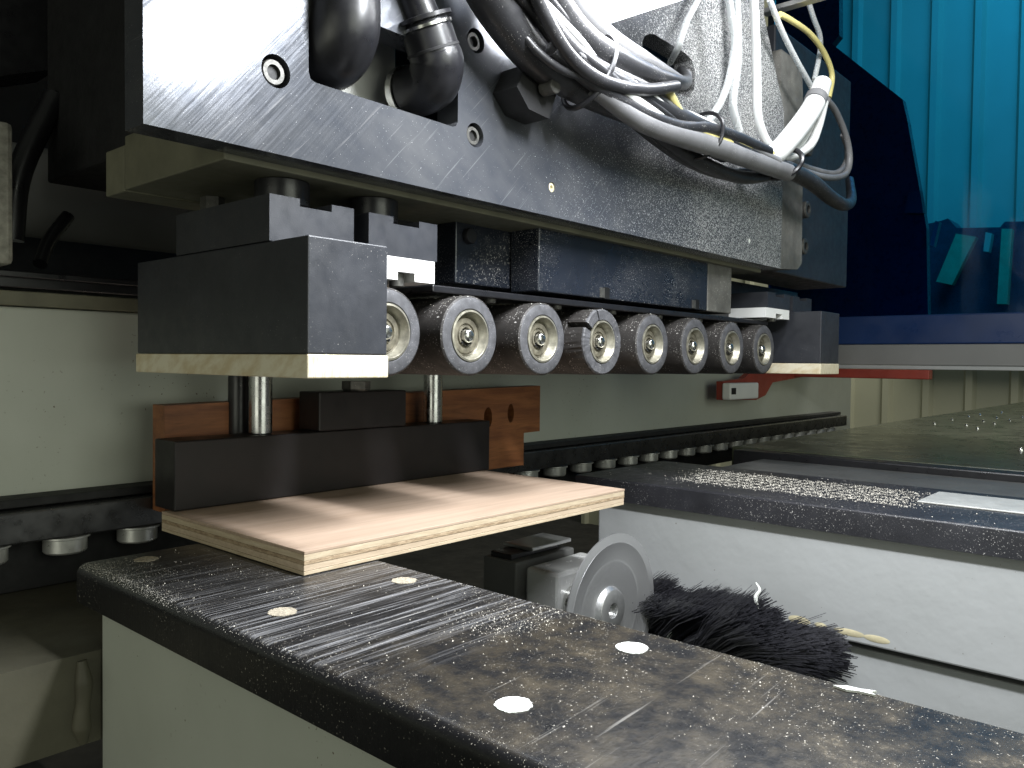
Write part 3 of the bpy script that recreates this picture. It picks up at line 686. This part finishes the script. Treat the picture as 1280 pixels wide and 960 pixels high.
TUBES = [
 ('clear_tube', [(905, -40), (914, 20), (918, 60), (908, 110), (892, 142), (878, 160)], .392, .0040, 'clear air tube curving down to the cable tie from above'),
 ('clear_tube', [(918, -40), (922, 30), (922, 80), (916, 130), (924, 165)], .408, .0045, 'straight clear air tube hanging in front of the dusty plate'),
 ('cable_white', [(940, -40), (944, 30), (946, 90), (947, 140), (954, 168), (966, 188)], .390, .0046, 'white air tube hanging straight down into the white sleeve'),
 ('clear_tube', [(890, -40), (872, 0), (858, 28), (848, 58), (838, 78, .44)], .410, .0034, 'clear air tube bending into the dark slot of the plate'),
 ('clear_tube', [(962, 0), (978, 40), (996, 76), (1014, 108)], .40, .0034, 'slanting clear air tube entering the white sleeve from above'),
 ('clear_tube', [(1004, -20), (1016, 20), (1025, 46), (1024, 70), (1018, 100)], .41, .0034, 'bent clear air tube beside the yellow hose'),
 ('cable_yellow', [(975, 18), (988, 25), (1012, 42), (1030, 66), (1040, 94), (1036, 122)], .40, .0036, 'yellowish air hose arching over the white sleeve'),
]
for mt, pts, y, r_, lab in TUBES:
    obj('air_tube', tube(cab(pts, y), r_, 12), mt, None, lab, 'air tube', 'air tubes above the white sleeve', smooth=True)

# ------------------------------------------------------------------ blue guard, shadow cutout, red arm
gx = 1.75
gd = thing('guard_door', 'blue tinted acrylic guard with navy lower rail beyond the head', 'guard', (gx, .2, -.002))
obj('acrylic_sheet', box(gx+.010, gx+.016, -.8, .78, .098, 1.25, 0), 'blue_acrylic', gd)
obj('lower_rail', box(gx, gx+.03, -.8, .80, .0465, .1055, .003), 'blue_paint', gd)
obj('kick_plate', box(gx-.004, gx+.03, -.8, .80, .004, .0460, .002), 'grey_paint', gd)
obj('edge_trim', box(gx-.006, gx+.03, -.8, .80, -.004, .0035, .001), 'pale_paint', gd)
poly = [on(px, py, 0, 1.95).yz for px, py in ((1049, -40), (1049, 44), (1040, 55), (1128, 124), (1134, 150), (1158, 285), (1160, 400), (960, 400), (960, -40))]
obj('shadow_cutout', prism([[tuple(p_) for p_ in poly]], 0, 1.95, 1.975), 'navy', label='dark cutout in the shape of a shadow behind the blue guard', cat='cabinet')  # machine's shadow on the guard, built as a dark slab behind it
ra = thing('red_arm', 'red painted arm with a white switch box under the guard', 'arm', (1.70, .6, -.03))
q = on(1165, 466, 0, 1.735); e = on(958, 470, 0, 1.735)
obj('arm_bar', box(1.715, 1.740, q.y, .76, -.0235, -.0045, .002), 'red_paint', ra)
a = on(958, 478, 0, 1.70); b_ = on(900, 498, 0, 1.70)
obj('arm_bracket', prism([[on(x_, y_, 1, .70).xz[:] for x_, y_ in ((1010, 470), (966, 478), (957, 494), (945, 500), (903, 500), (903, 477), (930, 473), (938, 466), (1010, 462))]], 1, .700, .712), 'red_paint', ra)
obj('arm_link', box(on(1000, 466, 1, .70).x, 1.714, .7125, .735, -.0235, -.0060, .001), 'red_paint', ra)
q0 = on(908, 500, 1, .69); q1 = on(944, 478, 1, .69)
sb = obj('switch_box', box(q0.x, q1.x, .682, .6995, q0.z, q1.z, .003), 'white_plastic', ra)
q = on(917, 489, 1, .682); obj('switch_hole', box(q.x-.009, q.x+.009, .6812, .683, q.z-.006, q.z+.006, .0004), 'dark_bore', sb)
# offcuts leaning on the hall wall behind the guard
for (pts, mt, lab) in (
   (((1252, 286), (1265, 286), (1259, 380), (1246, 380)), 'green_stick', 'upright green board seen through the blue guard'),
   (((1195, 292), (1220, 296), (1190, 356), (1170, 352)), 'green_stick', 'leaning green board seen through the blue guard'),
   (((1232, 290), (1240, 292), (1236, 315), (1229, 314)), 'cream_sheet', 'short pale offcut between the green boards'),
   (((1169, 276), (1174, 277), (1167, 308), (1162, 306)), 'cream_sheet', 'thin pale stick beside the shadow-cutout cabinet'),  # cabinet here means the shadow cutout
   (((1136, 240), (1150, 238), (1154, 266), (1130, 266)), 'dull_grey', 'small grey plate on the shadow-cutout cabinet')):  # cabinet here means the shadow cutout
    xx = 4.30 if lab.find('cabinet') < 0 else 1.93
    obj('offcut_board', prism([[tuple(on(px, py, 0, xx).yz) for px, py in pts]], 0, xx, xx+.02 if xx < 3 else xx+.05), mt, label=lab, cat='board')
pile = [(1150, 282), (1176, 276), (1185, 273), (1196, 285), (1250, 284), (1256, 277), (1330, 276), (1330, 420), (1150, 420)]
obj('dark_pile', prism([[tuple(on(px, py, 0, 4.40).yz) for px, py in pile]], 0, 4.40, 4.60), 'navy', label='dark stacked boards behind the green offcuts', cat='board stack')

# ------------------------------------------------------------------ loose sawdust, chips
def dust(name, label, spots, parent=None, mat='sawdust'):
    V = []; F = []
    for (x, y, z_, s) in spots:
        i = len(V); a = random.random()*6.28
        for k in range(3): V.append((x+s*math.cos(a+k*2.1)*random.uniform(.6, 1.2), y+s*math.sin(a+k*2.1)*random.uniform(.6, 1.2), z_-.0001))
        V.append((x+random.uniform(-.3, .3)*s, y+random.uniform(-.3, .3)*s, z_+s*random.uniform(.5, 1.1)))
        F += [(i, i+1, i+3), (i+1, i+2, i+3), (i+2, i, i+3)]
    me = bpy.data.meshes.new(name); me.from_pydata(V, [], F)
    b = bmesh.new(); b.from_mesh(me); bpy.data.meshes.remove(me)
    o = obj(name, b, mat, parent, None if parent else label, None if parent else 'sawdust', kind='stuff'); return o
sp = []
g = random.gauss; u = random.uniform
while len(sp) < 6500:                         # on the front bar: film along the edges, drifts, a few loose chips
    k = random.random(); sz = random.choice((.00012, .00015, .0002, .00025))
    if k < .45: x = .2125+abs(g(0, .0065))+.0015; y = u(.0, .578) if random.random() < .6 else u(.45, .577)
    elif k < .62: x = .3595-abs(g(0, .005)); y = u(.02, .44)
    elif k < .72: x = u(.216, .25); y = u(.50, .575)
    elif k < .90: x = .325+g(0, .020); y = .285+g(0, .016); sz *= random.choice((1, 1.4, 2.2))
    else: x = u(.215, .358); y = u(-.1, .575); sz = random.choice((.0002, .0003, .0005))
    if not(.2125 < x < .3602) or y > .577: continue
    r7 = .007; zz = -.1395
    if x < .2125+r7: zz = -.1395-r7+math.sqrt(max(0, r7**2-(.2125+r7-x)**2))
    sp.append((x, y, zz, sz*u(.7, 1.3)))
dust('sawdust', 'fine pale sawdust strewn over the black front beam', sp)
sp = []
while len(sp) < 9000:
    kk = random.random() < .93
    x = u(.862, .978)+g(0, .004) if kk else u(.81, 1.01); y = u(.23, .49)+(x-.865)*.2+g(0, .012) if kk else u(-.1, .6)
    if math.sin(y*420+x*90)+math.sin(x*330-y*60)+g(0, .8) < -.6: continue
    if .81 < x < 1.018: sp.append((x, y, -.1394, random.choice((.0002, .0002, .0003, .0004, .0005, .0008))*u(.6, 1.2)))
dust('sawdust', 'coarse white chips heaped on the far beam', sp)
sp = [(RX0+RDX*k+g(0, .012), u(YP+.002, YP+.05), 0, u(.0003, .0007)) for k in range(8) for _ in range(60)]
sp = [(x, y, RZ+math.sqrt(max(0, RR**2-(x-(RX0+RDX*round((x-RX0)/RDX)))**2)), s) for x, y, z_, s in sp]
dust('sawdust', 'pale sawdust flecks on the tops of the rubber rollers', sp)
# one larger splinter on the bar edge and one on the brush
obj('wood_splinter', prism([[(.3535, .124), (.357, .119), (.3575, .114), (.3600, .108), (.3570, .110), (.3555, .107), (.3545, .114), (.3525, .118)]], 2, -.1393, -.1383), 'plug_white', label='white torn splinter on the edge of the front beam', cat='splinter')
s = on(948, 752, 0, .765)
obj('fibre_shred', tube([(s.x, s.y, s.z-.008), (s.x-.002, s.y+.002, s.z+.004), (s.x, s.y-.001, s.z+.012), (s.x+.002, s.y+.004, s.z+.018)], [.0012, .0022, .0014, .0006], 6), 'plug_white', label='white fibre shred stuck on the black bristle brush', cat='shred')
